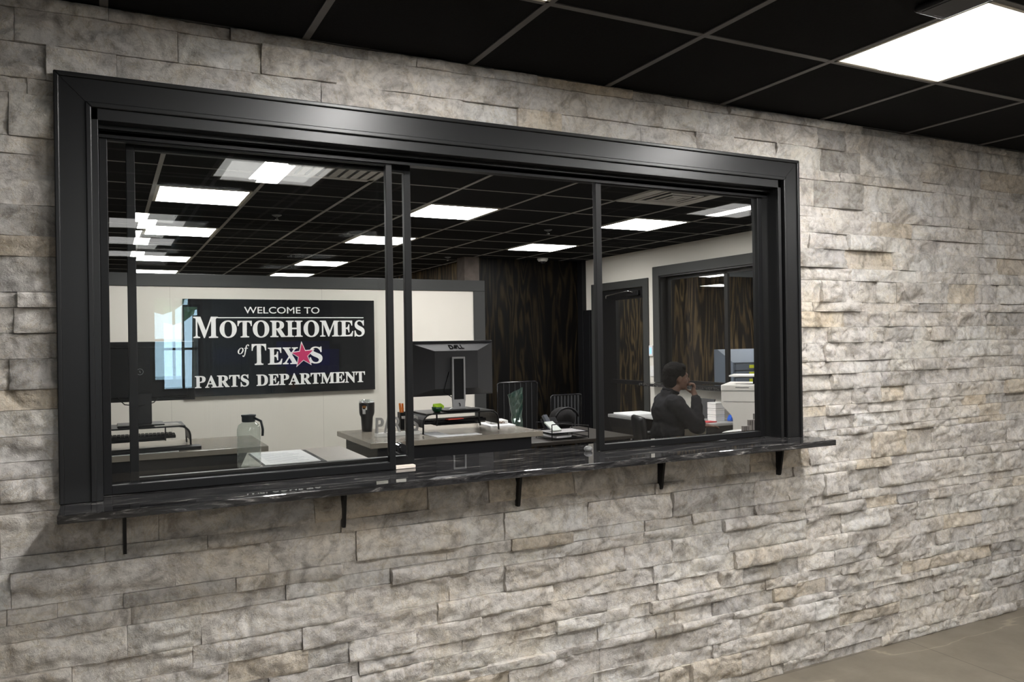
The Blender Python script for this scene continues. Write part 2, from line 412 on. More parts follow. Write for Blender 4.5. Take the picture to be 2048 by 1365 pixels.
# ---- lobby side and back walls (behind the camera, seen only mirrored in the panes)
LW = pm('dark_lobby_wall', (.075, .078, .08), .7, var=.2, scale=1.5)
LW2 = pm('beige_lobby_wall', (.40, .37, .33), .8, var=.05)
struct('wall_left', MB().box(-2.6, -2.5, -8.2, .14, 0, H1), LW)
struct('wall_right', MB().box(5.9, 6.0, -8.2, .14, 0, H1), LW2)
b = MB()
for q in ((-2.5, .60, 0, H1), (1.06, 6, 0, H1), (.60, 1.06, 2.08, H1), (.60, 1.06, 0, .98)): b.box(q[0], q[1], -8.2, -8.1, q[2], q[3])
struct('wall_back', b, LW)
w2 = bpy.data.objects.new('window_2', None); COL.objects.link(w2); w2['kind'] = 'structure'
b = MB()
for x in (.60, .84, 1.03): b.box(x, x+.03, -8.16, -8.10, .98, 2.08)
b.box(.60, 1.06, -8.16, -8.10, .98, 1.01); b.box(.60, 1.06, -8.16, -8.1, 1.50, 1.53); b.box(.60, 1.06, -8.16, -8.1, 2.05, 2.08)
b.build('window_frame', METAL, w2); MB().box(.61, 1.05, -8.14, -8.134, .99, 2.07).build('pane', GLASS, w2)
b = MB()
for i in range(20): b.obox((1.22+i*.045, -8.06, 1.2), (.021, .004, 1.15), ang=.6+.1*math.sin(i*2.1))
solo('vertical_blind', b, pm('slate_blind_fabric', (.10, .13, .15), .7), (1.6, -8.06, .05), 'dark slate vertical blind beside the glazed lobby entrance', 'blind')
b = MB(); b.box(-10, 14, -30, -8.3, -.06, -.02); struct('ground', b, pm('pale_paving', (.55, .58, .6), .8))
for i, x in enumerate((-3.2, -.6, 2.2, 5.0)):
    t = Thing('tree', (x, -21-i % 2*2, -.02), ('pale leafy tree across the paving outside, leftmost of the four from the lobby', 'pale leafy tree across the paving outside, second from the left seen from the lobby', 'pale leafy tree across the paving outside, third from the left seen from the lobby', 'pale leafy tree across the paving outside, rightmost of the four from the lobby')[3-i], 'tree', 'trees outside')
    t.part('trunk', MB().cyl((x, -21-i % 2*2, -.02), (x, -21-i % 2*2, 2.4), .14, .09), pm('bark', (.1, .08, .06), .9))
    f = MB(); rr = random.Random(i)
    for _ in range(9): f.ball((x+rr.uniform(-1, 1), -21-i % 2*2+rr.uniform(-1, 1), 2.9+rr.uniform(-.9, 1.6)), rr.uniform(.6, 1.05), sub=2)
    t.part('crown', f, mat_foliage())
solo('lobby_poster', MB().box(2.13, 2.85, -8.09, -8.07, 1.14, 1.48, .002), pm('deep_blue_print', (.04, .05, .42), .3), (2.49, -8.09, 1.14), 'deep blue poster on the back wall of the lobby', 'poster')

# ---- office: right wall with door and window, back wall, partition, far room
RX = 5.46
b = MB()
for y0, y1, z0, z1 in ((.14, 2.0, 0, H2), (2.0, 4.42, 0, 1.03), (2.0, 4.42, 2.255, H2), (4.42, 4.70, 0, H2), (4.70, 5.70, 2.16, H2), (5.70, 6.05, 0, H2)):
    b.box(RX, RX+.15, y0, y1, z0, z1)
struct('wall_right', b, CREAM)
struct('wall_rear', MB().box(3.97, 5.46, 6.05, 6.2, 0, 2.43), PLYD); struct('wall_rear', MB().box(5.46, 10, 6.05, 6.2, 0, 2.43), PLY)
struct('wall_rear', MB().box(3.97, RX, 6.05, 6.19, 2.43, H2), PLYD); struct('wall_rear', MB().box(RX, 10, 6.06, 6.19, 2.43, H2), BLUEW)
struct('wall_hall', MB().box(3.99, 4.12, 6.2, 10.4, 0, H2), mat_plywood('weathered_board', .8))
col = struct('trim_1', MB().box(3.79, 3.985, 5.98, 6.2, 0, H2, .003), pm('weathered_post_wood', (.085, .068, .058), .8, var=.5, scale=14))
struct('wall_far', MB().box(-2.5, 4.0, 10.4, 10.5, 0, H2), pm('dark_brown_wall', (.03, .025, .02), .8))
struct('wall_left', MB().box(-2.6, -2.5, .14, 10.5, 0, H2), GREYW)
struct('wall_far', MB().box(9.9, 10, .14, 6.2, 0, H2), CREAM); struct('wall_near', MB().box(5.6, 10, .14, .2, 0, H2), BLUEW)
struct('trim_2', MB().box(RX-.06, RX, 5.93, 6.05, 0, H2, .003), BLACK)
struct('trim_5', MB().box(RX-.05, RX, 5.79, 5.93, 0, 1.93, .003), BLACK)
# partition carrying the sign
PY, PZ = 4.17, 2.131
struct('wall_center', MB().box(-2.5, 3.10, PY, PY+.12, 0, PZ-.09), CREAM)
b = MB(); b.box(-2.5, 3.205, PY-.012, PY+.132, PZ-.102, PZ, .003); b.box(3.088, 3.205, PY-.012, PY+.132, 0, PZ-.102, .003)
struct('trim_3', b, TRIMG)
b = MB()
for x in (.445, 1.655): b.box(x-.0015, x+.0015, PY-.0006, PY+.01, 0, PZ-.103)
struct('trim_4', b, pm('panel_joint', (.5, .47, .42), .8))

# ---- lobby window: casing, sliding and fixed sashes (window_1)
win = bpy.data.objects.new('window_1', None); COL.objects.link(win); win['kind'] = 'structure'
def casing(y0, x0, x1, zb, zt, wd, parent, mat=TRIM):
    b = MB()
    for pl in ([(x0, zb), (x0+wd, zb), (x0+wd, zt-wd), (x0, zt)], [(x1, zb), (x1, zt), (x1-wd, zt-wd), (x1-wd, zb)], [(x0, zt), (x0+wd, zt-wd), (x1-wd, zt-wd), (x1, zt)]): b.prism(pl, 'y', y0, .03, .0012)
    # raised outer back-band and inner bead
    for e, w in ((0, .014), (wd-.016, .016)):
        a0, a1, t_ = x0+e, x1-e, zt-e
        for pl in ([(a0, zb), (a0+w, zb), (a0+w, t_-w), (a0, t_)], [(a1, zb), (a1, t_), (a1-w, t_-w), (a1-w, zb)], [(a0, t_), (a0+w, t_-w), (a1-w, t_-w), (a1, t_)]): b.prism(pl, 'y', y0-.008, y0+.004, .003)
    return b.build('casing', mat, parent)
casing(-.030, -.133, 2.862, 1.092, 2.368, .098, win)
b = MB()   # jamb liner with a stepped stop
b.box(-.036, -.018, -.028, .14, 1.092, 2.27, .001); b.box(2.735, 2.752, -.028, .14, 1.092, 2.27, .001); b.box(-.036, 2.752, -.028, .14, 2.235, 2.27, .001)
b.box(-.020, 2.737, .022, .034, 2.222, 2.240, .001)
b.build('jamb', TRIM, win)
b = MB(); b.box(-.02, 2.735, .04, .125, 2.21, 2.236); b.box(-.02, 2.735, .04, .046, 2.20, 2.22); b.build('head_track', METAL, win)
def sash(name, x0, x1, y, st=.026, top=2.222, bot=1.094, rail=.030, lean=(0, 0, 0), sr=None):
    s = MB(); d = .012; sr = sr or st
    s.box(x0, x0+st, y-d, y+d, bot, top, .002); s.box(x1-sr, x1, y-d, y+d, bot, top, .002)
    s.box(x0+st-.001, x1-sr+.001, y-d, y+d, bot, bot+rail, .002); s.box(x0+st-.001, x1-sr+.001, y-d, y+d, top-rail, top, .002)
    o = s.build(name, METAL, win)
    pc_ = Vector(((x0+x1)/2, y, (bot+top)/2)); pn = MB().box(x0+st-.004, x1-sr+.004, y-.003, y+.003, bot+rail-.004, top-rail+.004).build('pane', GLASS, o, pc_)
    pn.location = pc_; pn.rotation_euler = lean
    return o
fx = sash('fixed_sash', -.018, .925, .062, .024, rail=.028)
sl = sash('sliding_sash', .058, 1.012, .108, .026, rail=.040, lean=(radians(.4), 0, radians(.35)))
fr = sash('fixed_sash', 1.798, 2.712, .062, .028, rail=.026)
sl_l = MB(); sl_l.cyl((.952, .094, 1.165), (.952, .062, 1.165), .021, .019, 24); sl_l.cyl((.952, .066, 1.165), (.952, .056, 1.165), .009, .009); sl_l.build('latch', pm('black_gloss_latch', (.012, .012, .013), .12), sl)
MB().box(.928, 1.003, .060, .088, 1.0925, 1.103, .001).build('track_stop', pm('ivory_plastic_clip', (.75, .66, .58), .5), win)
MB().ball((1.770, .09, 1.101), (.018, .018, .013)).build('track_bumper', pm('grey_rubber', (.18, .18, .18), .3), win)

# ---- granite shelf with five brackets
sh = Thing('counter_shelf', (1.38, 0, 1.065), 'polished black granite transaction shelf running under the window on five steel brackets', 'shelf')
sh.part('slab', MB().box(-.131, 2.889, -.20, .285, 1.0665, 1.0915, .0025), GRANITE)
for x in (.038, .713, 1.386, 2.060, 2.730):
    q = MB(); q.prism([(.0, 1.066), (.0, .922), (-.020, .922), (-.024, .93), (-.046, 1.058), (-.046, 1.066)], 'x', x-.005, x+.005); 
    sh.part('bracket', q, BLACK)

# ================================================================= LAMPS AND CEILING FITTINGS
def lobby_light(x, y, label):
    t = Thing('ceiling_light', (x, y, H1), label, 'ceiling light', 'lobby troffers'); h = .296
    f = MB()
    for a in ((x-h, x-h+.012, y-h, y+h), (x+h-.012, x+h, y-h, y+h), (x-h, x+h, y-h, y-h+.012), (x-h, x+h, y+h-.012, y+h)): f.box(*a, H1-.002, H1+.0035)
    t.part('frame', f, FRAMEW)
    for sx in (-1, 1):   # curved side reflectors/lenses
        s = MB(); pr = []
        for k in range(9): u = k/8; pr.append((x+sx*(.066+u*.218), H1-.0005+.003*sin(u*pi)))
        pr += [(x+sx*.284, H1+.0035), (x+sx*.066, H1+.0035)]
        s.prism(pr, 'y', y-.284, y+.284); t.part('side_lens', s, LENS_S)
    t.part('center_lens', MB().box(x-.066, x+.066, y-.284, y+.284, H1-.001, H1+.0035), LENS_C)
LL = [(.917, -.895, 'square troffer above the left end of the lobby window'),
      (2.746, -.895, 'large bright troffer at the upper right, nearest the stone wall'),
      (.917, -2.115, 'square troffer in the second lobby row, mirrored in the left pane'),
      (2.746, -2.115, 'square troffer in the second lobby row, above the right of the camera'),
      (4.575, -2.115, 'square troffer in the second lobby row, mirrored in the right pane'),
      (.307, -4.553, 'square troffer mirrored in the left pane, upper of the far reflections'),
      (.307, -5.772, 'square troffer mirrored in the left pane, middle of the far reflections'),
      (.307, -6.992, 'square troffer mirrored in the left pane, lowest of the far reflections')]
for a in LL: lobby_light(*a)
def office_light(x, y, label):
    t = Thing('ceiling_light', (x, y, H2), label, 'ceiling light', 'office flat panel lights'); h = .293
    t.part('frame', MB().box(x-h, x-h+.022, y-h, y+h, H2-.003, H2+.0035).box(x+h-.022, x+h, y-h, y+h, H2-.003, H2+.0035).box(x-h+.02, x+h-.02, y-h, y-h+.011, H2-.0028, H2+.0035).box(x-h+.02, x+h-.02, y+h-.011, y+h, H2-.0028, H2+.0035), FRAMEW)
    t.part('lens', MB().box(x-h+.022, x+h-.022, y-h+.01, y+h-.01, H2-.0025, H2+.0035, .002), LENS_O)
rowname = {3.055: 'nearest row', 4.885: 'second row', 7.325: 'third row', 9.15: 'farthest row'}
for y, xs in ((3.055, (.579, 2.408, 4.237)), (4.885, (.579, 2.408, 4.237)), (7.325, (.579, 2.408)), (9.15, (.579, 2.408))):
    for x, nm in zip(xs, ('left', 'middle', 'right')):
        office_light(x, y, f'glowing flat square office ceiling light, {nm} column, {rowname[y]} from the window')
office_light(4.237, .615, 'added flat square fill light just inside the window, hidden behind the right casing')  # added lamp out of view, brightens the copier and desk fronts
office_light(7.0, 4.4, 'added square ceiling light in the next room, lighting the plywood wall')  # added lamp, put in to light the next room's plywood
office_light(7.6, 2.6, 'added unseen square light in the next room, nearer the stone wall side')  # second added lamp for the next room, out of view

# four-way diffuser and slotted return
VG = pm('grey_enamelled_vent', (.48, .46, .43), .45, var=.04)
t = Thing('ceiling_vent', (3.63, 1.835, H2), 'square four-way air diffuser in the office ceiling behind the right pane', 'vent')
g = MB()
for h, z in ((.298, 0), (.205, -.004), (.145, -.008), (.085, -.010)):
    w = .085 if h > .29 else .026
    for a in ((3.63-h, 3.63-h+w, 1.835-h, 1.835+h), (3.63+h-w, 3.63+h, 1.835-h, 1.835+h), (3.63-h+w, 3.63+h-w, 1.835-h, 1.835-h+w), (3.63-h+w, 3.63+h-w, 1.835+h-w, 1.835+h)): g.box(*a, H2-.004+z, H2+.0035+z, .0015)
t.part('louvre', g, VG); t.part('core', MB().box(3.59, 3.67, 1.795, 1.875, H2-.014, H2-.004, .002), VG)
t.part('backing', MB().box(3.36, 3.90, 1.565, 2.105, H2+.001, H2+.0035), BLACK)
t = Thing('ceiling_vent', (1.19, 1.835, H2), 'slotted return-air grille in the office ceiling at the top of the left pane', 'vent')
g = MB(); x0, x1, y0, y1 = .892, 1.488, 1.54, 2.13
for a in ((x0, x0+.035, y0, y1), (x1-.035, x1, y0, y1), (x0, x1, y0, y0+.035), (x0, x1, y1-.05, y1)): g.box(*a, H2-.006, H2+.0035, .001)
t.part('frame', g, VG)
for i in range(8): t.part('slat', MB().box(x0+.055+i*.064, x0+.098+i*.064, y0+.035, y1-.05, H2-.004, H2+.003, .001), VG)
t.part('backing', MB().box(x0+.01, x1-.01, y0+.01, y1-.01, H2+.0015, H2+.0035), pm('vent_shadow_box', (.05, .05, .05), .8))
for x, y, l in ((1.19, 3.66, 'white sprinkler head hanging behind the left pane, above the sign'), (3.60, 3.62, 'small sprinkler head left of the dome camera, near the open gap'), (3.63, 6.1, 'small sprinkler head above the weathered wood post')):
    q = Thing('sprinkler', (x, y, H2), l, 'sprinkler')
    q.part('escutcheon', MB().lathe([(.036, 0), (.038, -.004), (.022, -.012), (.010, -.014)], (x, y, H2)), MGREY)
    q.part('head', MB().lathe([(.008, -.012), (.008, -.035), (.016, -.038), (.016, -.042)], (x, y, H2)), STEEL)
q = Thing('dome_camera', (4.79, 5.86, H2), 'white dome security camera on the office ceiling near the plywood wall', 'security camera')
q.part('housing', MB().lathe([(.066, 0), (.068, -.018), (.052, -.038), (.046, -.04)], (4.79, 5.86, H2)), WHITE)
q.part('dome', MB().ball((4.79, 5.86, H2-.036), (.040, .040, .040)), pm('smoked_dome', (.02, .02, .022), .1))
q = Thing('ceiling_speaker', (2.33, -1.2, H1), 'black box speaker on the lobby ceiling beside the large bright troffer', 'speaker')
q.part('housing', MB().box(2.27, 2.41, -1.42, -1.06, H1-.022, H1, .008, 3), BLACK); q.part('grille', MB().box(2.285, 2.395, -1.40, -1.08, H1-.024, H1-.021, .001), DGREY)

# ================================================================= SIGN
sg = Thing('welcome_sign', (1.325, PY, 1.14), 'glossy black office sign with white lettering reading Welcome to Motorhomes of Texas Parts Department', 'sign')
bd = sg.part('board', MB().box(.535, 2.110, PY-.03, PY, 1.142, 1.930, .001), SIGNB)
L = MB(); SY = PY-.0305; d = .003
text_fit(L, 'WELCOME TO', 1.005, 1.625, 1.813, 1.868, SY, d, .004)
L.box(.80, 2.012, SY-d, SY, 1.774, 1.782)
text_fit(L, bold('M'), .612, .800, 1.614, 1.786, SY, d, .008)
text_fit(L, bold('OTORHOMES'), .812, 2.020, 1.612, 1.756, SY, d, .010)
text_fit(L, '\U0001D45C\U0001D453', .950, 1.040, 1.455, 1.557, SY, d, .01)
text_fit(L, bold('T'), 1.060, 1.176, 1.385, 1.560, SY, d, .008)
text_fit(L, bold('EX'), 1.190, 1.438, 1.385, 1.527, SY, d, .010)
text_fit(L, bold('S'), 1.536, 1.645, 1.385, 1.530, SY, d, .010)
text_fit(L, bold('PARTS'), .618, 1.035, 1.209, 1.310, SY, d, .014)
text_fit(L, bold('DEPARTMENT'), 1.094, 2.018, 1.209, 1.307, SY, d, .014)
sg.part('lettering', L, LETTER)
def star(R, cx=1.478, cz=1.460, rot=.10):
    p = []
    for k in range(10):
        a = rot+pi/2+k*pi/5; r = R if k % 2 == 0 else R*.40; p.append((cx+r*cos(a)*.95, cz+r*sin(a)*1.02))
    return p
sg.part('star_outline', MB().prism(star(.116), 'y', SY-.005, SY), LETTER); sg.part('star', MB().prism(star(.098), 'y', SY-.008, SY-.005), RED, label='crimson five-pointed star standing for the letter A')

# ================================================================= DESKS
def desk(x0, x1, y0, y1, z, label, th=.032, inset=.05, side=.30):
    t = Thing('desk', ((x0+x1)/2, (y0+y1)/2, 0), label, 'desk')
    t.part('top', MB().box(x0, x1, y0, y1, z-th, z, .003), LAM)
    t.part('modesty_panel', MB().box(x0+inset, x1-.07, y0+.03, y0+.05, .12, z-th, .001), BLACKP)
    for x in (x0+inset, x1-.10):
        t.part('leg_panel', MB().box(x, x+.028, y0+.051, y1-.04, 0, z-th, .001), DGREY)
    return t
DZ = .972
desk(1.345, 2.485, 1.76, 2.52, DZ, 'grey-brown laminate desk with black front panel behind the open gap')
desk(-.62, .815, 2.00, 2.62, DZ, 'grey-brown laminate desk with black front panel at the lower left')
t = Thing('side_table', (.86, 1.25, 0), 'narrow pale table just inside the left panes under the bottle and clipboard', 'table')
t.part('top', MB().prism([(.56, .62), (1.17, .62), (1.17, 1.76), (.66, 1.76), (.56, 1.28)], 'z', DZ-.03, DZ, .003), pm('pale_table_laminate', (.40, .36, .32), .4))
for x in (.60, 1.13):
    for y in (.66, 1.26): t.part('leg', MB().box(x-.02, x+.02, y-.02, y+.02, 0, DZ-.03, .002), BLACK)

# monitor risers: wire-mesh top with rounded legs
def riser(x0, x1, y0, y1, label):
    h = .132; t = Thing('monitor_riser', ((x0+x1)/2, (y0+y1)/2, DZ), label, 'monitor stand')
    t.part('shelf', MB().box(x0+.03, x1-.03, y0, y1, DZ+h-.008, DZ+h, .002), BLACK)
    t.part('under_shelf', MB().box(x0+.10, x1-.13, y0+.02, y1-.02, DZ+.052, DZ+.057, .001), BLACK)
    for xx in (x0+.10, x1-.137): t.part('hanger', MB().box(xx, xx+.007, y0+.02, y0+.03, DZ+.05, DZ+h-.006), BLACK)
    for sx, xe in ((-1, x0), (1, x1)):
        for y in (y0+.005, y1-.005):
            pts = [(xe-sx*.06, y, DZ+h-.004)]+[(xe-sx*.06+sx*.055*sin(a), y, DZ+h-.06+.056*cos(a)) for a in (0.3, .6, .9, 1.2, 1.5)]+[(xe-sx*.003, y, DZ+.004)]
            t.part('leg', MB().tube(pts, .0055), BLACK)
        pts = [(xe-sx*.06+sx*.055*sin(a), DZ+h-.06+.056*cos(a)) for a in (0, .3, .6, .9, 1.2, 1.5)]+[(xe-sx*.004, DZ+.045)]
        pp = pts+[(p[0]-sx*.003, p[1]-.002) for p in pts[::-1]]
        t.part('side_panel', MB().prism(pp, 'y', y0+.008, y1-.008), pm('black_wire_mesh', (.014, .014, .015), .6) if sx < 0 else BLACK)
    return t
riser(1.745, 2.275, 1.97, 2.27, 'black mesh monitor riser on the desk behind the open gap')
riser(-.17, .415, 2.135, 2.42, 'black mesh monitor riser on the lower left desk')

def monitor(cx, y, z0, z1, w, label, logo, stand):
    base = DZ+.1335; t = Thing('monitor', (cx, y, base), label, 'monitor'); x0, x1 = cx-w/2, cx+w/2; cz = (z0+z1)/2
    t.part('bezel', MB().box(x0, x1, y-.002, y+.028, z0, z1, .004), DGREY if logo else BLACK)
    t.part('screen', MB().box(x0+.012, x1-.012, y+.028, y+.030, z0+.012, z1-.012), pm('dark_screen', (.01, .01, .012), .1))
    if logo:   # bevelled housing bulging backwards, lighter sloping top face
        b = bmesh.new(); o = [(x0+.004, z0+.004), (x1-.004, z0+.004), (x1-.004, z1-.014), (x0+.004, z1-.014)]
        i = [(x0+.14, z0+.05), (x1-.15, z0+.05), (x1-.15, z1-.066), (x0+.14, z1-.066)]
        A = [b.verts.new((p[0], y-.002, p[1])) for p in o]; B = [b.verts.new((p[0], y-.092, p[1])) for p in i]
        for k in range(4): b.faces.new((A[k], A[(k+1) % 4], B[(k+1) % 4], B[k]))
        b.faces.new(B); b.faces.new(A[::-1])
        m = MB(); m._new(b); bk = t.part('back_housing', m, pm('grey_monitor_housing', (.050, .050, .053), .60, spec=.24, var=.05))
        lt = MB()
        for s, a, c in (('D', 0, .030), ('L', .062, .080), ('L', .084, .102)): text_fit(lt, s, a, c, 0, .050, 0, .0008, .03)
        e = MB(); text_fit(e, 'E', .035, .058, .006, .046, 0, .0008, .03)
        bmesh.ops.rotate(e.bm, cent=(.046, 0, .026), matrix=Matrix.Rotation(.35, 3, 'Y'), verts=e.bm.verts[:])
        mm = bpy.data.meshes.new('t'); e.bm.to_mesh(mm); lt.mesh(mm)
        tl = math.atan2(.09, .052)      # lie on the sloping top face
        mtx = Matrix.Translation((cx-.040, y-.072, z1-.054)) @ Matrix.Rotation(-tl, 4, 'X') @ Matrix.Translation((0, -.001, 0))
        bmesh.ops.transform(lt.bm, matrix=mtx, verts=lt.bm.verts[:])
        t.part('lettering', lt, pm('black_maker_letters', (.004, .004, .004), .9, spec=.02), bk)
    else:
        t.part('back_housing', MB().box(x0+.04, x1-.04, y-.022, y-.002, z0+.02, z1-.03, .008), BLACK)
        r = MB(); r.tube([(cx+.017*cos(a), y-.024, cz+.017*sin(a)) for a in np.linspace(0, 2*pi, 28)[:-1]], .0015, 6, True)
        r.tube([(cx+.014*cos(a)*.2-.006+.010*k/4, y-.024, cz+.007-.014*(k % 2)) for k, a in enumerate((0, 0, 0, 0))], .0014, 6)
        t.part('logo', r, SILVER)
    s = MB(); sw = .046 if logo else .058
    if logo:
        ya = y-.108
        s.box(cx-sw, cx-sw+.012, ya-.008, ya+.008, z0-.03, z1-.105, .002); s.box(cx+sw-.012, cx+sw, ya-.008, ya+.008, z0-.03, z1-.105, .002)
        s.box(cx-sw+.011, cx+sw-.011, ya-.008, ya+.008, z1-.118, z1-.105, .002)
        s.prism([(cx-sw, z0-.02), (cx+sw, z0-.02), (cx+sw-.004, z0-.07), (cx+.07-.02, base+.012), (cx-.07, base+.012), (cx-sw+.002, z0-.07)], 'y', ya-.007, ya+.007, .002)
        st = t.part('stand_column', s, SILVER)
        t.part('stand_slot', MB().box(cx-sw+.011, cx+sw-.011, ya-.002, ya+.020, z0-.02, z1-.117), BLACK, st)
        t.part('mount', MB().box(cx-.04, cx+.04, ya+.01, y-.090, cz-.05, cz+.05, .002), BLACK)
        t.part('cable', MB().tube([(cx-.06, y-.094, cz-.02), (cx-.1, y-.10, z0+.03), (cx-.03, y-.075, z0-.01), (cx+.004, ya-.012, z0-.05), (cx+.004, ya-.012, base+.03)], .003), BLACK)
        t.part('base', MB().box(cx-.108, cx+.125, y-.165, y+.06, base, base+.012, .004), BLACK)
    else:
        t.part('stand_column', MB().box(cx-sw, cx+sw, y-.055, y-.025, base+.01, z0+.05, .004), DGREY)
        t.part('base', MB().box(cx-.12, cx+.12, y-.13, y+.08, base, base+.010, .004), BLACK)
        t.part('cable', MB().tube([(cx-.12, y-.02, z0+.03), (cx-.08, y-.03, z0-.012), (cx, y-.062, z0-.02), (cx+.07, y-.03, z0-.006), (cx+.09, y-.02, z0+.02)], .003), BLACK)
        t.part('port_label', MB().box(cx-.20, cx-.185, y-.024, y-.021, z0+.022, z0+.036), PAPER)
    return t
monitor(2.025, 2.16, 1.200, 1.561, .592, 'dark grey monitor with raised maker name on its back, behind the open gap', True, None)
monitor(.160, 2.30, 1.238, 1.580, .585, 'back of the flat black monitor with a small ring emblem, on the left riser', False, None)

def keyboard(cx, cy, z, ang, label, tilt=0):
    t = Thing('keyboard', (cx, cy, z), label, 'keyboard', kind='local'); t.o.rotation_euler = (tilt, 0, ang)
    t.part('case', MB().box(-.22, .22, -.07, .07, 0, .018, .004), BLACK)
    k = MB()
    for r in range(5):
        for c in range(20): k.box(-.205+c*.0205, -.188+c*.0205, -.058+r*.024, -.038+r*.024, .017, .024)
    t.part('keys', k, BLACKP)
keyboard(2.0, 2.12, DZ+.058, .05, 'black keyboard stowed on the lower shelf of the riser behind the gap')
keyboard(.12, 2.27, DZ+.058, -.03, 'black keyboard stowed on the lower shelf of the left riser')
q = MB(); q.obox((.20, 2.075, DZ+.012), (.26, .032, .009), ang=.08, tilt=.05, bev=.003)
solo('document_tray', q, BLACK, (.2, 2.085, DZ), 'flat black tray lying skewed in front of the left riser', 'tray')
solo('paper_sheet', MB().obox((.10, 2.05, DZ+.001), (.24, .035, .0008), ang=.03), PAPER, (.10, 2.05, DZ), 'white sheet on the left desk under the black tray', 'paper')
solo('envelope', MB().obox((.29, 2.2, DZ+.1345), (.07, .07, .002), ang=.1), pm('grey_card', (.5, .48, .44), .6), (.29, 2.2, DZ+.132), 'pale card lying on top of the left riser', 'card')

# tumbler
tx, ty = 1.515, 2.40
t = Thing('tumbler', (tx, ty, DZ), 'black insulated tumbler with a clear lid and sticker at the left end of the desk', 'cup')
t.part('body', MB().lathe([(.030, 0), (.034, .004), (.0385, .085), (.0395, .095), (.047, .112), (.0495, .125), (.0505, .185), (.049, .190)], (tx, ty, DZ), 40), pm('black_powder_coat', (.012, .012, .014), .35), smooth=False)
t.part('rim', MB().lathe([(.0495, .186), (.050, .195), (.047, .196)], (tx, ty, DZ), 40), STEEL)
t.part('lid', MB().lathe([(.045, .19), (.048, .197), (.047, .206), (.030, .209), (.028, .203), (.004, .203)], (tx, ty, DZ), 40), CLEARP)
k = MB()
for i in range(12):
    a0 = -2.45+i*.055; 
    z0, z1 = (.118, .150) if i in (1, 2, 3, 4, 5, 6, 7) else (.145, .168)
    k.obox((tx+.0502*cos(a0), ty+.0502*sin(a0), DZ+(z0+z1)/2), (.0015, .0008, (z1-z0)/2), ang=a0+pi/2)
k2 = MB()
for i in range(9):
    a0 = -2.40+i*.055; k2.obox((tx+.0512*cos(a0), ty+.0512*sin(a0), DZ+.165), (.0015, .0006, .009-.0008*abs(i-4)), ang=a0+pi/2)
st = t.part('sticker', k, PAPER); t.part('sticker_print', k2, pm('orange_brown_print', (.40, .16, .03), .5), st)

# freestanding letters
t = Thing('desk_letters', (1.607, 2.07, DZ), 'white freestanding PARTS letters on a white plinth beside the tumbler', 'desk sign')
t.part('plinth', MB().box(1.468, 1.752, 2.035, 2.085, DZ, DZ+.022, .002), WHITE)
GL = pm('silver_white_letters', (.36, .35, .34), .4)
for s, a, c in (('P', 1.470, 1.520), ('A', 1.524, 1.574), ('R', 1.582, 1.632), ('T', 1.640, 1.690), ('S', 1.698, 1.748)):
    m = MB(); text_fit(m, s, a, c, DZ+.021, DZ+.118, 2.07, .018, .012); t.part('letter', m, GL)

# pen holder with pens
px_, py_ = 1.772, 2.385
t = Thing('pen_holder', (px_, py_, DZ), 'black pen holder behind the window stiles, left of the riser', 'pen holder')
b = MB()
for q in ((-.042, -.039, -.03, .03), (.039, .042, -.03, .03), (-.042, .042, -.03, -.027), (-.042, .042, .027, .03)): b.box(px_+q[0], px_+q[1], py_+q[2], py_+q[3], DZ, DZ+.115, .001)
b.box(px_-.04, px_+.04, py_-.028, py_+.028, DZ, DZ+.004); t.part('cup', b, BLACK)
for i, (dx, dy, c, l, n) in enumerate(((-.025, 0, (.9, .25, .02), .175, 'orange'), (-.008, .01, (.9, .25, .02), .172, 'second orange'), (.008, -.01, (.02, .35, .06), .125, 'green'), (.02, .01, (.5, .02, .12), .14, 'crimson'), (.03, -.005, (.02, .3, .08), .13, 'dark green'))):
    m = Thing('marker_pen', (px_+dx, py_+dy, DZ+.005), f'{n} marker pen standing in the black pen holder', 'pen')
    mt = pm('pen_'+n.replace(' ', '_'), c, .4)
    bo = m.part('barrel', MB().cyl((px_+dx, py_+dy, DZ+.005), (px_+dx*1.25, py_+dy*1.3, DZ+l-.04), .0075, .0075, 12), mt)
    m.part('cap', MB().cyl((px_+dx*1.25, py_+dy*1.3, DZ+l-.04), (px_+dx*1.4, py_+dy*1.4, DZ+l), .0085, .007, 12), mt)

# bowl of lime notes on the riser, papers, red folder
t = Thing('note_holder', (1.872, 2.05, DZ+.133), 'dark green holder with a lime note pad on the riser, left of the monitor stand', 'note holder')
t.part('dish', MB().lathe([(.018, 0), (.030, .012), (.034, .032), (.031, .034), (.004, .012)], (1.872, 2.05, DZ+.133)), pm('dark_green_dish', (.01, .06, .025), .4))
t.part('note_pad', MB().obox((1.882, 2.05, DZ+.133+.038), (.030, .022, .009), ang=.2, tilt=.35, bev=.002), pm('lime_notes', (.50, .80, .05), .6))
solo('red_booklet', MB().obox((1.98, 2.02, DZ+.0865), (.055, .022, .003), ang=.1), pm('red_card', (.55, .07, .05), .6), (1.98, 2.02, DZ+.083), 'red booklet resting on the keyboard under the riser', 'booklet')
solo('paper_sheet', MB().obox((1.93, 1.86, DZ+.001), (.15, .045, .0008), ang=.02), PAPER, (1.93, 1.86, DZ), 'white sheet at the front edge of the desk before the riser', 'paper')
solo('paper_sheet', MB().obox((1.83, 1.99, DZ+.002), (.06, .10, .0012), ang=.05), PAPER, (1.83, 1.99, DZ), 'white sheet tucked under the left side of the riser', 'paper')
t = Thing('paper_stack', (2.37, 2.20, DZ), 'white paper stack with a plastic wrapped pad right of the riser', 'papers')
t.part('sheets', MB().obox((2.385, 2.24, DZ+.006), (.09, .13, .006), ang=-.1, bev=.001), PAPER)
t.part('pad', MB().obox((2.40, 2.27, DZ+.0245), (.062, .07, .012), ang=-.15, bev=.005), WHITE)
k = MB()
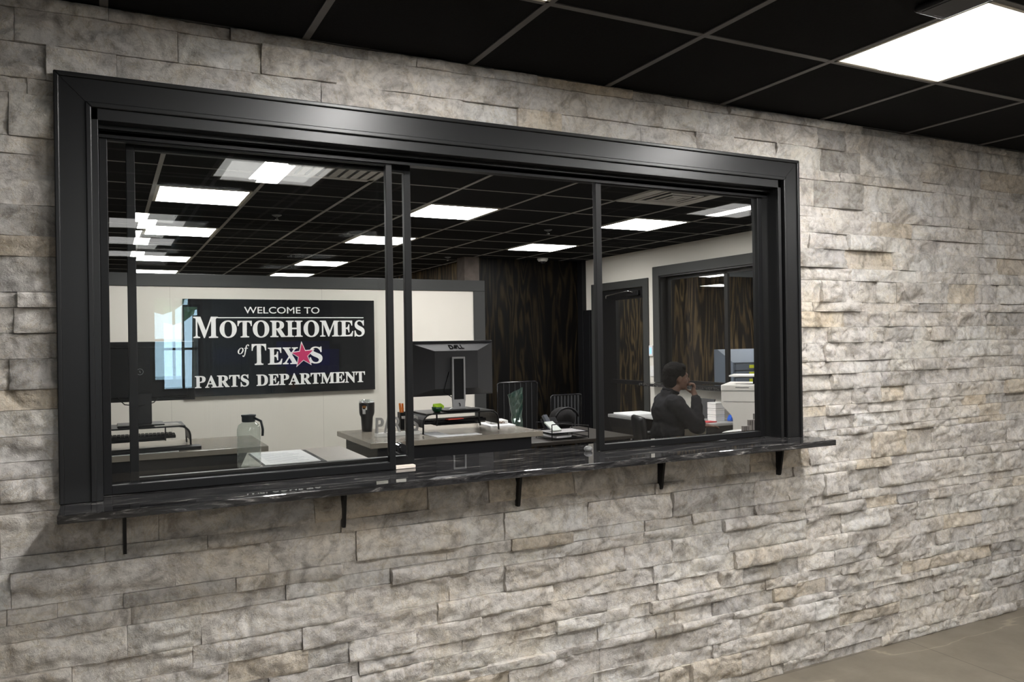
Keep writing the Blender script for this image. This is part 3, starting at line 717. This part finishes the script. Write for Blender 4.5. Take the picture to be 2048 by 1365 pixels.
for i in range(5): k.obox((2.375+.012*i, 2.193, DZ+.022+.004*(i % 2)), (.005, .001, .004), ang=-.15+.2*i)
t.part('print', k, pm('brown_print', (.15, .07, .03), .6))
# leaning plastic sleeve
b = bmesh.new(); rr = random.Random(5); G_ = []
for i in range(13):
    v = i/12; z = .76+.38*v; row = []
    for j in range(6):
        u = j/5; wgt = v**3
        row.append(b.verts.new((2.785-.03*wgt+(.085+.035*wgt)*u+rr.uniform(-.003, .003), 2.79+rr.uniform(-.010, .010)*(.3+v), z+.05*u*wgt+rr.uniform(-.003, .003))))
    G_.append(row)
for i in range(12):
    for j in range(5): b.faces.new((G_[i][j], G_[i][j+1], G_[i+1][j+1], G_[i+1][j]))
m = MB(); m._new(b); o = m.build('plastic_sleeve', SLEEVE, None, (2.83, 2.79, .76)); o.location = (2.83, 2.79, .76)
sd = o.modifiers.new('thickness', 'SOLIDIFY'); sd.thickness = .012; sd.offset = 0
tag(o, 'crumpled green-tinted clear plastic sleeve standing behind the right rear corner of the desk', 'plastic sleeve')

# bottle and clipboard
bx, by = .590, 1.22
t = Thing('water_bottle', (bx, by, DZ), 'large clear ribbed water bottle with a black cap behind the left pane', 'bottle')
pr = [(.048, 0), (.054, .006)]
for k in range(6): z = .018+k*.026; pr += [(.054, z), (.0525, z+.004), (.054, z+.008)]
pr += [(.054, .182), (.047, .202), (.030, .214), (.024, .218), (.024, .224)]
t.part('body', MB().lathe(pr, (bx, by, DZ), 36), CLEARP)
cp = t.part('cap', MB().lathe([(.029, .216), (.031, .220), (.031, .240), (.034, .244), (.034, .250), (.006, .252)], (bx, by, DZ), 30), BLACK)
t.part('carry_loop', MB().tube([(bx+.02, by-.03, DZ+.236), (bx+.05, by-.04, DZ+.22), (bx+.058, by-.04, DZ+.18), (bx+.056, by-.04, DZ+.15)], .006), BLACK, cp)
t = Thing('clipboard', (.80, 1.44, DZ), 'clipboard holding white printed pages beside the ribbed bottle', 'clipboard')
t.part('board', MB().box(.655, .955, 1.20, 1.68, DZ, DZ+.004, .001), BLACK)
t.part('pages', MB().box(.66, .925, 1.205, 1.665, DZ+.0042, DZ+.009, .001), PAPER)
k = MB()
for i in range(9): k.box(.69, .88-.02*(i % 3), 1.25+i*.04, 1.258+i*.04, DZ+.0088, DZ+.0094)
t.part('print', k, pm('grey_print', (.45, .45, .5), .8))

# ================================================================= BACK OF THE OFFICE
# small work table with phone, wire tray and backpack, right of the desk
t = Thing('side_table', (3.15, 3.1, 0), 'low dark work table right of the desk, holding phone, wire tray and backpack', 'table')
t.part('top', MB().box(2.70, 3.86, 2.70, 3.55, .733, .76, .003), pm('dark_brown_laminate', (.035, .03, .026), .4, spec=.2))
for x in (2.74, 3.82):
    for y in (2.74, 3.51): t.part('leg', MB().box(x-.02, x+.02, y-.02, y+.02, 0, .733, .002), BLACK)
t = Thing('desk_phone', (3.36, 3.2, .76), 'black desk phone with a raised handset on the low work table', 'phone')
t.part('body', MB().obox((3.36, 3.20, .828), (.08, .07, .012), ang=.2, tilt=1.0, bev=.004), BLACK)
t.part('stand', MB().obox((3.36, 3.24, .779), (.055, .035, .018), ang=.2), BLACK)
t.part('handset', MB().obox((3.32, 3.165, .84), (.024, .095, .016), ang=.2, tilt=.9, bev=.007), pm('dark_blue_grey_plastic', (.05, .055, .065), .25), label='blue-grey glossy handset')
t = Thing('wire_tray', (3.29, 2.89, .76), 'black wire letter tray with papers on the low work table', 'letter tray')
w = MB(); tx0, tx1, ty0, ty1 = 3.12, 3.46, 2.76, 3.02
for z in (.772, .815): w.tube([(tx0, ty0, z), (tx1, ty0, z), (tx1, ty1, z), (tx0, ty1, z)], .004, 8, True)
for x, y in ((tx0, ty0), (tx1, ty0), (tx1, ty1), (tx0, ty1)): w.cyl((x, y, .76), (x, y, .885 if x < 3.2 else .86), .004, n=8)
w.tube([(tx0, ty0, .885), (tx0+.1, ty0, .888), (tx1, ty0, .86)], .004, 8); w.tube([(tx0, ty1, .885), (tx1, ty1, .86)], .004, 8)
t.part('frame', w, BLACK); t.part('shelf', MB().box(tx0+.004, tx1-.004, ty0+.004, ty1-.004, .811, .814), pm('grey_mesh', (.28, .27, .27), .5))
t.part('papers', MB().obox((3.23, 2.89, .785), (.08, .10, .008), ang=.2, tilt=.05), PAPER)
t.part('booklet', MB().obox((3.22, 2.92, .853), (.045, .065, .006), ang=.2, tilt=.5, bev=.001), pm('pale_green_card', (.42, .45, .42), .5))
t = Thing('backpack', (3.63, 3.38, .76), 'grey rounded backpack with a black strap behind the wire tray', 'backpack')
t.part('bag', MB().ball((3.58, 3.38, .862), (.125, .09, .10)), pm('grey_canvas', (.022, .021, .021), .9, spec=.1, bump=.4))
t.part('strap', MB().tube([(3.57+.12*cos(a), 3.28, .85+.11*sin(a)) for a in np.linspace(.3, 2.9, 14)], .010), BLACK)
# slat-back chairs near the plywood wall
SL = pm('dull_grey_slat', (.045, .047, .05), .35)
def slat_chair(x, y, w, zt, n, label, rz=0, base=.46, sw=.009):
    t = Thing('chair', (x, y, 0), label, 'chair', kind='local'); t.o.rotation_euler.z = rz; h = w/2
    CH = pm('black_powder_coated_steel', (.012, .012, .014), .25)
    t.part('seat', MB().box(-h, h, -.02, .40, base-.03, base, .006), BLACK)
    t.part('back_panel', MB().box(-h, h, -.028, -.024, base, zt-.01), BLACK)
    t.part('back_frame', MB().tube([(-h, -.02, base), (-h, -.03, zt-.01), (-h+.02, -.03, zt), (h-.02, -.03, zt), (h, -.03, zt-.01), (h, -.02, base)], .009), CH)
    for i in range(n): xx = -h+w*(i+1)/(n+1); t.part('slat', MB().box(xx-sw, xx+sw, -.035, -.029, base, zt-.008, .001), SL)
    for sx in (-h+.01, h-.01):
        for yy in (-.01, .38): t.part('leg', MB().cyl((sx, yy, 0), (sx, yy, base-.03), .010), CH)
slat_chair(4.66, 5.15, .40, .93, 8, 'black slat-back chair in front of the plywood wall')
slat_chair(3.83, 4.75, .46, 1.12, 6, 'tall black slat-back chair partly hidden behind the monitor', sw=.0035)

# ---- right wall: door, inner window, switches
d1 = bpy.data.objects.new('door_1', None); COL.objects.link(d1); d1['kind'] = 'structure'
b = MB(); b.box(RX-.02, RX+.0, 4.612, 4.705, 0, 2.245, .002); b.box(RX-.02, RX, 5.695, 5.785, 0, 2.245, .002); b.box(RX-.0195, RX, 4.704, 5.696, 2.155, 2.245, .002)
b.build('casing', TRIMG, d1)
b = MB(); X0, X1 = RX+.02, RX+.065
b.box(X0, X1, 5.30, 5.695, 0, 2.155, .002); b.box(X0, X1, 4.705, 4.76, 0, 2.155, .002); b.box(X0, X1, 4.759, 5.301, 2.03, 2.155, .002); b.box(X0, X1, 4.759, 5.301, 0, .2, .002)
lf = b.build('door_leaf', BLACK, d1)
MB().box(X0+.02, X0+.026, 4.755, 5.305, .19, 2.04).build('pane', GLASSR, lf)
MB().box(X0-.05, X0-.02, 4.72, 5.35, 1.025, 1.075, .006).box(X0-.03, X0, 4.73, 4.75, 1.03, 1.07).box(X0-.03, X0, 5.32, 5.34, 1.03, 1.07).build('push_bar', BLACK, lf)
MB().box(X0-.04, X0, 4.80, 5.02, 2.06, 2.12, .004).build('door_closer', BLACK, lf)
MB().tube([(X0-.045, 4.88, 2.10), (X0-.085, 4.93, 2.115), (X0-.10, 5.36, 2.085), (X0-.10, 5.36, 2.05)], .007).build('closer_arm', STEEL, lf)
w3 = bpy.data.objects.new('window_3', None); COL.objects.link(w3); w3['kind'] = 'structure'
b = MB(); b.box(RX-.02, RX, 4.41, 4.518, 1.07, 2.355, .002); b.box(RX-.02, RX, 1.90, 2.01, 1.07, 2.355, .002); b.box(RX-.0195, RX, 2.009, 4.411, 2.25, 2.355, .002)
b.build('casing', TRIMG, w3)
b = MB(); b.box(RX, RX+.15, 4.40, 4.42, 1.07, 2.255); b.box(RX, RX+.15, 2.0, 2.02, 1.07, 2.255); b.box(RX, RX+.15, 2.02, 4.40, 2.235, 2.255); b.build('jamb', TRIM, w3)
b = MB()
for y in (2.02, 3.42, 4.36): b.box(RX+.08, RX+.11, y, y+.05, 1.07, 2.235, .002)
b.box(RX+.08, RX+.11, 2.06, 4.40, 1.07, 1.10); b.box(RX+.08, RX+.11, 2.06, 4.40, 2.2, 2.236); f3 = b.build('window_frame', METAL, w3)
MB().box(RX+.092, RX+.098, 3.465, 4.365, 1.095, 2.205).build('pane', GLASSR, w3)
MB().box(RX-.20, RX+.30, 1.95, 4.55, 1.035, 1.066, .003).build('window_sill', GRANITE, w3)
t = Thing('wall_switch', (RX, 4.565, 1.37), 'white wall control with a blue lit display between door and inner window', 'thermostat')
t.part('plate', MB().box(RX-.02, RX, 4.535, 4.60, 1.36, 1.48, .003), WHITE); t.part('display', MB().box(RX-.022, RX-.02, 4.55, 4.585, 1.385, 1.455), pm('pale_blue_display', (.2, .4, .9), .3, emit=(.25, .5, 1), es=1.2))
t = Thing('wall_outlet', (RX, 4.565, 1.1), 'white switch plate just above the push bar height between door and window', 'switch')
t.part('plate', MB().box(RX-.008, RX, 4.53, 4.60, 1.13, 1.25, .002), WHITE); t.part('toggle', MB().box(RX-.014, RX-.008, 4.56, 4.57, 1.175, 1.205, .001), PAPER)

# ---- next room: drawer cabinet on a counter
t = Thing('counter', (6.4, 4.0, 0), 'dark counter in the next room under the blue-grey drawer cabinet', 'counter')
t.part('body', MB().box(5.82, 7.3, 3.75, 4.45, 0, 1.0), BLACKP); t.part('top', MB().box(5.80, 7.32, 3.72, 4.48, 1.0, 1.035, .003), GRANITE)
BG = pm('blue_grey_enamel', (.15, .18, .23), .65, spec=.2, var=.03)
t = Thing('drawer_cabinet', (6.38, 4.0, 1.035), 'blue-grey slant-top drawer cabinet with yellow labels beyond the inner window', 'cabinet')
cb = t.part('body', MB().prism([(3.86, 1.035), (4.16, 1.035), (4.16, 1.425), (4.10, 1.425), (3.86, 1.285)], 'x', 6.0, 6.78, .002), BG)
for i in range(3):
    z = 1.05+i*.075; dr = t.part('drawer', MB().box(6.03, 6.75, 3.845, 3.86, z, z+.066, .003), BG)
    t.part('label_card', MB().box(6.215, 6.34, 3.838, 3.845, z+.02, z+.054), pm('yellow_label', (.75, .80, .03), .5), dr)
    t.part('gap', MB().box(6.02, 6.76, 3.852, 3.861, z+.066, z+.074), BLACK, dr)

# ---- copier
CW = pm('warm_white_copier', (.74, .71, .67), .45, var=.015)
cx0 = 4.60
t = Thing('copier', (4.25, 2.08, 0), 'big white office copier in front of the seated person', 'copier', rz=radians(-50))
t.part('body', MB().prism([(0, 1.15), (0, 1.045), (.012, 1.02), (.075, .95), (.086, .92), (.086, 0), (.70, 0), (.70, 1.15)], 'y', 0, .5, .004), CW)
t.part('scanner_lid', MB().box(-.001, .70, -.002, .5, 1.143, 1.187, .006), CW)
t.part('seam', MB().box(.004, .7, -.003, 0, 1.140, 1.1435), MGREY); t.part('panel_line', MB().box(.02, .7, -.003, 0, 1.058, 1.060), MGREY)
t.part('vent_slots', MB().box(.11, .21, -.005, -.001, 1.166, 1.171), MGREY)
t.part('document_tray', MB().obox((.38, .22, 1.253), (.33, .14, .006), ang=0, bev=.003), WHITE)
t.part('tray_support', MB().box(.22, .6, .18, .42, 1.186, 1.247), BLACK)

# ---- desk against the right wall with its things
t = Thing('desk', (5.2, 3.7, 0), 'dark desk against the right wall in front of the seated person', 'desk')
t.part('top', MB().box(4.93, 5.44, 3.03, 4.15, .73, .76, .008), pm('light_edged_desk_top', (.42, .42, .42), .4))
t.part('end_panel', MB().box(4.95, 5.43, 3.05, 3.08, 0, .73), BLACKP); t.part('end_panel', MB().box(4.95, 5.43, 4.10, 4.13, 0, .73), BLACKP)
t = Thing('laptop', (5.05, 3.5, .76), 'open dark laptop on the desk by the right wall', 'laptop')
t.part('base', MB().obox((5.04, 3.42, .768), (.11, .16, .008), ang=0, bev=.002), SILVER)
t.part('keys', MB().obox((5.03, 3.42, .7765), (.07, .14, .001)), BLACK)
t.part('screen', MB().prism([(5.15, .776), (5.165, .776), (5.23, .96), (5.215, .96)], 'y', 3.26, 3.58, .002), DGREY)
k = 0
for z, n in ((.762, 'bottom'), (.822, 'middle'), (.882, 'top')):
    t = Thing('paper_box', (5.185, 3.22, z), f'small white carton on the right desk, {n} of the stack of three', 'box', 'white cartons stacked on the right desk')
    t.part('carton', MB().box(5.13, 5.24, 3.15, 3.27, z-.002, z+.055, .004), WHITE); t.part('lid_seam', MB().box(5.129, 5.241, 3.149, 3.271, z+.040, z+.042), MGREY)
solo('tape_dispenser', MB().prism([(5.25, .762), (5.40, .762), (5.40, .785), (5.36, .80), (5.31, .822), (5.27, .818), (5.25, .785)], 'y', 3.08, 3.13, .004), pm('bright_blue_plastic', (.02, .12, .65), .35), (5.32, 3.15, .762), 'bright blue dispenser on the right desk beside the white cartons', 'dispenser')
solo('red_pad', MB().box(4.98, 5.09, 3.09, 3.19, .761, .770, .001), pm('red_pad_cover', (.5, .03, .04), .5), (5.03, 3.14, .761), 'red notepad on the right desk before the cartons', 'notepad')

# ---- small printer cabinet behind the person
t = Thing('low_cabinet', (5.15, 4.4, 0), 'low black cabinet with papers on top by the glass door', 'cabinet')
t.part('body', MB().prism([(5.0, 0), (5.36, 0), (5.36, .70), (4.90, .70), (4.92, .60), (5.0, .45)], 'y', 4.18, 4.62, .006), BLACK)
t.part('top', MB().box(4.90, 5.36, 4.16, 4.64, .70, .735, .006), pm('grey_cabinet_top', (.20, .20, .20), .4))
solo('paper_sheet', MB().box(4.95, 5.31, 4.2, 4.6, .7355, .750, .002), PAPER, (5.04, 4.4, .7355), 'white papers on the low black cabinet behind the person', 'paper')

# ---- round side table with brochures at the lower right of the window
t = Thing('round_table', (3.97, 1.30, 0), 'white round table at the lower right behind the fixed pane', 'table')
t.part('top', MB().lathe([(.02, .875), (.30, .875), (.31, .885), (.31, .898), (.30, .902)], (3.97, 1.30, 0), 48), WHITE)
t.part('pedestal', MB().cyl((3.97, 1.30, .02), (3.97, 1.30, .875), .035), STEEL); t.part('foot', MB().lathe([(.24, 0), (.24, .012), (.05, .03)], (3.97, 1.3, 0)), STEEL)
TZ = .9025
for i in range(4):
    x = 3.70+i*.062; z = TZ+.075+i*.036
    q = MB(); q.obox((x, 1.22+.012*i, (TZ+z)/2+.001), (.036, .008, (z-TZ)/2), ang=-.15, tilt=.0, bev=.001)
    for j in range(4): q.obox((x-.024+j*.016, 1.211+.012*i, (TZ+z)/2), (.0025, .001, (z-TZ)/2-.003), ang=-.15, mi=1)
    o = q.build('brochure', [pm('grey_brochure', (.22, .20, .19), .4), pm('dark_stripes', (.07, .06, .06), .5)], None, (x, 1.22, TZ)); o.location = (x, 1.22, TZ)
    tag(o, ('shortest grey striped brochure, leftmost of the row on the round table', 'second shortest striped brochure on the round table', 'second tallest striped brochure on the round table', 'tallest striped brochure, rightmost on the round table')[i], 'brochure', 'brochures on the round table')

# ================================================================= PERSON in office chair
PR = (4.32, 2.86, 0); PA = -.36
ch = Thing('office_chair', PR, 'black leather office chair under the seated person', 'chair', rz=PA)
LE = pm('black_leather', (.007, .007, .008), .32, spec=.35, var=.2, bump=.3)
ch.part('seat', MB().box(-.24, .27, -.24, .24, .40, .46, .03, 3), LE)
ch.part('backrest', MB().obox((-.225, 0, .67), (.028, .165, .22), tilt=-.12, axis='Y', bev=.025), LE, smooth=True)
ch.part('post', MB().cyl((0, 0, .1), (0, 0, .42), .03), STEEL)
for sy in (-1, 1): ch.part('armrest', MB().tube([(-.22, sy*.29, .46), (-.22, sy*.29, .66), (-.12, sy*.29, .70), (.24, sy*.29, .70)], .022), LE)
for k in range(5): a = k*2*pi/5; lg = ch.part('leg', MB().cyl((0, 0, .11), (.29*cos(a), .29*sin(a), .06), .022, .014), BLACK); ch.part('castor', MB().ball((.29*cos(a), .29*sin(a), .03), .03, sub=2), BLACK, lg)
SKIN = pm('brown_skin', (.115, .055, .034), .5, var=.08, scale=14)
JK = pm('charcoal_jacket_cloth', (.015, .015, .017), .9, spec=.06, var=.25, scale=18, bump=.8)
HAIR = pm('black_hair', (.006, .0055, .0055), .9, spec=.08, var=.3, scale=90, bump=1)
pe = Thing('person', PR, 'person with short dark hair in a charcoal jacket, seated, resting chin on hand', 'person', rz=PA)
def fuse(o, vox, sm=4):
    m = o.modifiers.new('fuse', 'REMESH'); m.mode = 'VOXEL'; m.voxel_size = vox; m.use_smooth_shade = True
    s = o.modifiers.new('soften', 'SMOOTH'); s.factor = .5; s.iterations = sm
    return o
hx, hz = .098, 1.212
b = MB()
b.ball((hx-.008, 0, hz+.018), (.098, .074, .100)); b.ball((hx+.035, 0, hz-.035), (.062, .056, .075)); b.ball((hx+.058, 0, hz-.082), (.036, .036, .028))   # skull, face, chin
b.ball((hx+.078, 0, hz+.022), (.022, .046, .022)); b.capsule((hx+.088, 0, hz+.008), (hx+.110, 0, hz-.026), .009, .014)              # brow, nose
b.ball((hx+.093, 0, hz-.050), (.014, .024, .0075)); b.ball((hx+.090, 0, hz-.064), (.014, .022, .0085))                                 # lips
for sy in (-1, 1):
    b.ball((hx+.004, sy*.075, hz-.012), (.020, .009, .032)); b.ball((hx+.055, sy*.038, hz-.025), (.03, .022, .026)); b.ball((hx+.072, sy*.031, hz+.004), (.011, .013, .008))
b.capsule((hx-.015, 0, hz-.08), (.03, 0, 1.05), .055, .062)
b.capsule((.03, 0, 1.00), (.0, 0, .60), .075, .10)
wr = Vector((.238, -.085, 1.045))
b.capsule((.03, -.15, .98), (.205, -.235, .80), .045, .042); b.capsule((.205, -.235, .80), wr, .042, .028)
b.capsule((.03, .15, .98), (.20, .28, .79), .045, .042); b.capsule((.20, .28, .79), (.40, .20, .77), .042, .028)
# right hand: palm upright beside the chin, four curled fingers and a thumb under the jaw
pc = Vector((.228, -.060, 1.095)); b.ball(pc, (.018, .034, .042)); b.capsule(wr, pc, .026, .024)
for i, (dy, l) in enumerate(((-.026, .9), (-.009, 1.0), (.009, 1.03), (.026, .97))):
    k0 = pc+Vector((.006, dy, .034)); k1 = k0+Vector((-.004, .006, .030*l)); k2 = k1+Vector((-.030*l, .006, .004)); k3 = k2+Vector((-.012, .002, -.016*l))
    b.capsule(k0, k1, .0092, .0086); b.capsule(k1, k2, .0086, .0078); b.capsule(k2, k3, .0078, .007)
t0 = pc+Vector((-.010, .024, -.012)); t1 = t0+Vector((-.030, .014, .020)); b.capsule(t0, t1, .011, .009); b.capsule(t1, t1+Vector((-.018, .002, .016)), .009, .008)
# left hand resting on the armrest end
pl = Vector((.445, .185, .765)); b.ball(pl, (.042, .036, .016)); b.capsule((.40, .20, .77), pl, .026, .02)
for dy in (-.026, -.009, .009, .026): b.capsule(pl+Vector((.03, dy, 0)), pl+Vector((.068, dy*1.15, -.006)), .009, .008); b.capsule(pl+Vector((.068, dy*1.15, -.006)), pl+Vector((.088, dy*1.15, -.022)), .008, .007)
b.capsule(pl+Vector((0, -.03, 0)), pl+Vector((.035, -.055, -.004)), .010, .008)
for sy in (-1, 1): b.capsule((0, sy*.09, .54), (.40, sy*.11, .52), .085, .06); b.capsule((.40, sy*.11, .52), (.26, sy*.12, .10), .055, .04)
body = fuse(pe.part('body', b, SKIN), .0052, 5)
b = MB()
b.ball((hx-.022, 0, hz+.045), (.104, .086, .096)); b.ball((hx-.058, 0, hz-.010), (.068, .078, .090)); b.ball((hx-.05, 0, hz-.06), (.045, .058, .045)); b.ball((hx+.030, 0, hz+.086), (.055, .066, .040))
hr = fuse(pe.part('hair', b, HAIR, body), .007, 2)
tx_ = bpy.data.textures.new('hair_noise', 'CLOUDS'); tx_.noise_scale = .018; dm = hr.modifiers.new('curl', 'DISPLACE'); dm.texture = tx_; dm.strength = .010; dm.mid_level = .4
# jacket
b = MB()
b.ball((.025, 0, .90), (.130, .195, .19)); b.ball((.01, 0, .72), (.140, .185, .20)); b.ball((.01, 0, .58), (.15, .19, .10)); b.capsule((.02, -.14, 1.00), (.02, .14, 1.00), .075, .075)
b.ball((-.035, 0, .92), (.085, .15, .14)); b.capsule((.02, -.03, 1.06), (.02, .03, 1.06), .068, .068)
b.capsule((.035, -.17, 1.00), (.205, -.24, .80), .070, .062); b.capsule((.205, -.24, .80), (.236, -.095, 1.035), .060, .042)
b.capsule((.02, .175, 1.00), (.20, .285, .79), .073, .060); b.capsule((.20, .285, .79), (.385, .205, .77), .058, .042)
jk = fuse(pe.part('jacket', b, JK, body), .011, 3)
tx2 = bpy.data.textures.new('cloth_folds', 'CLOUDS'); tx2.noise_scale = .075; dm = jk.modifiers.new('folds', 'DISPLACE'); dm.texture = tx2; dm.strength = .034; dm.mid_level = .5
b = MB(); b.tube([(.045+.062*cos(a), .062*sin(a), 1.098-.020*cos(a)) for a in np.linspace(0, 2*pi, 24)[:-1]], .013, 8, True); pe.part('collar', b, JK, body)
b = MB(); b.ball((.02, 0, .54), (.15, .17, .095))
for sy in (-1, 1): b.capsule((.02, sy*.09, .54), (.41, sy*.11, .52), .097, .075); b.capsule((.41, sy*.11, .52), (.27, sy*.12, .09), .070, .055)
fuse(pe.part('trousers', b, pm('dark_trouser_cloth', (.015, .016, .02), .85), body), .013, 3)
for sy in (-1, 1): pe.part('shoe', MB().ball((.32, sy*.12, .045), (.13, .05, .045)), BLACK, body)
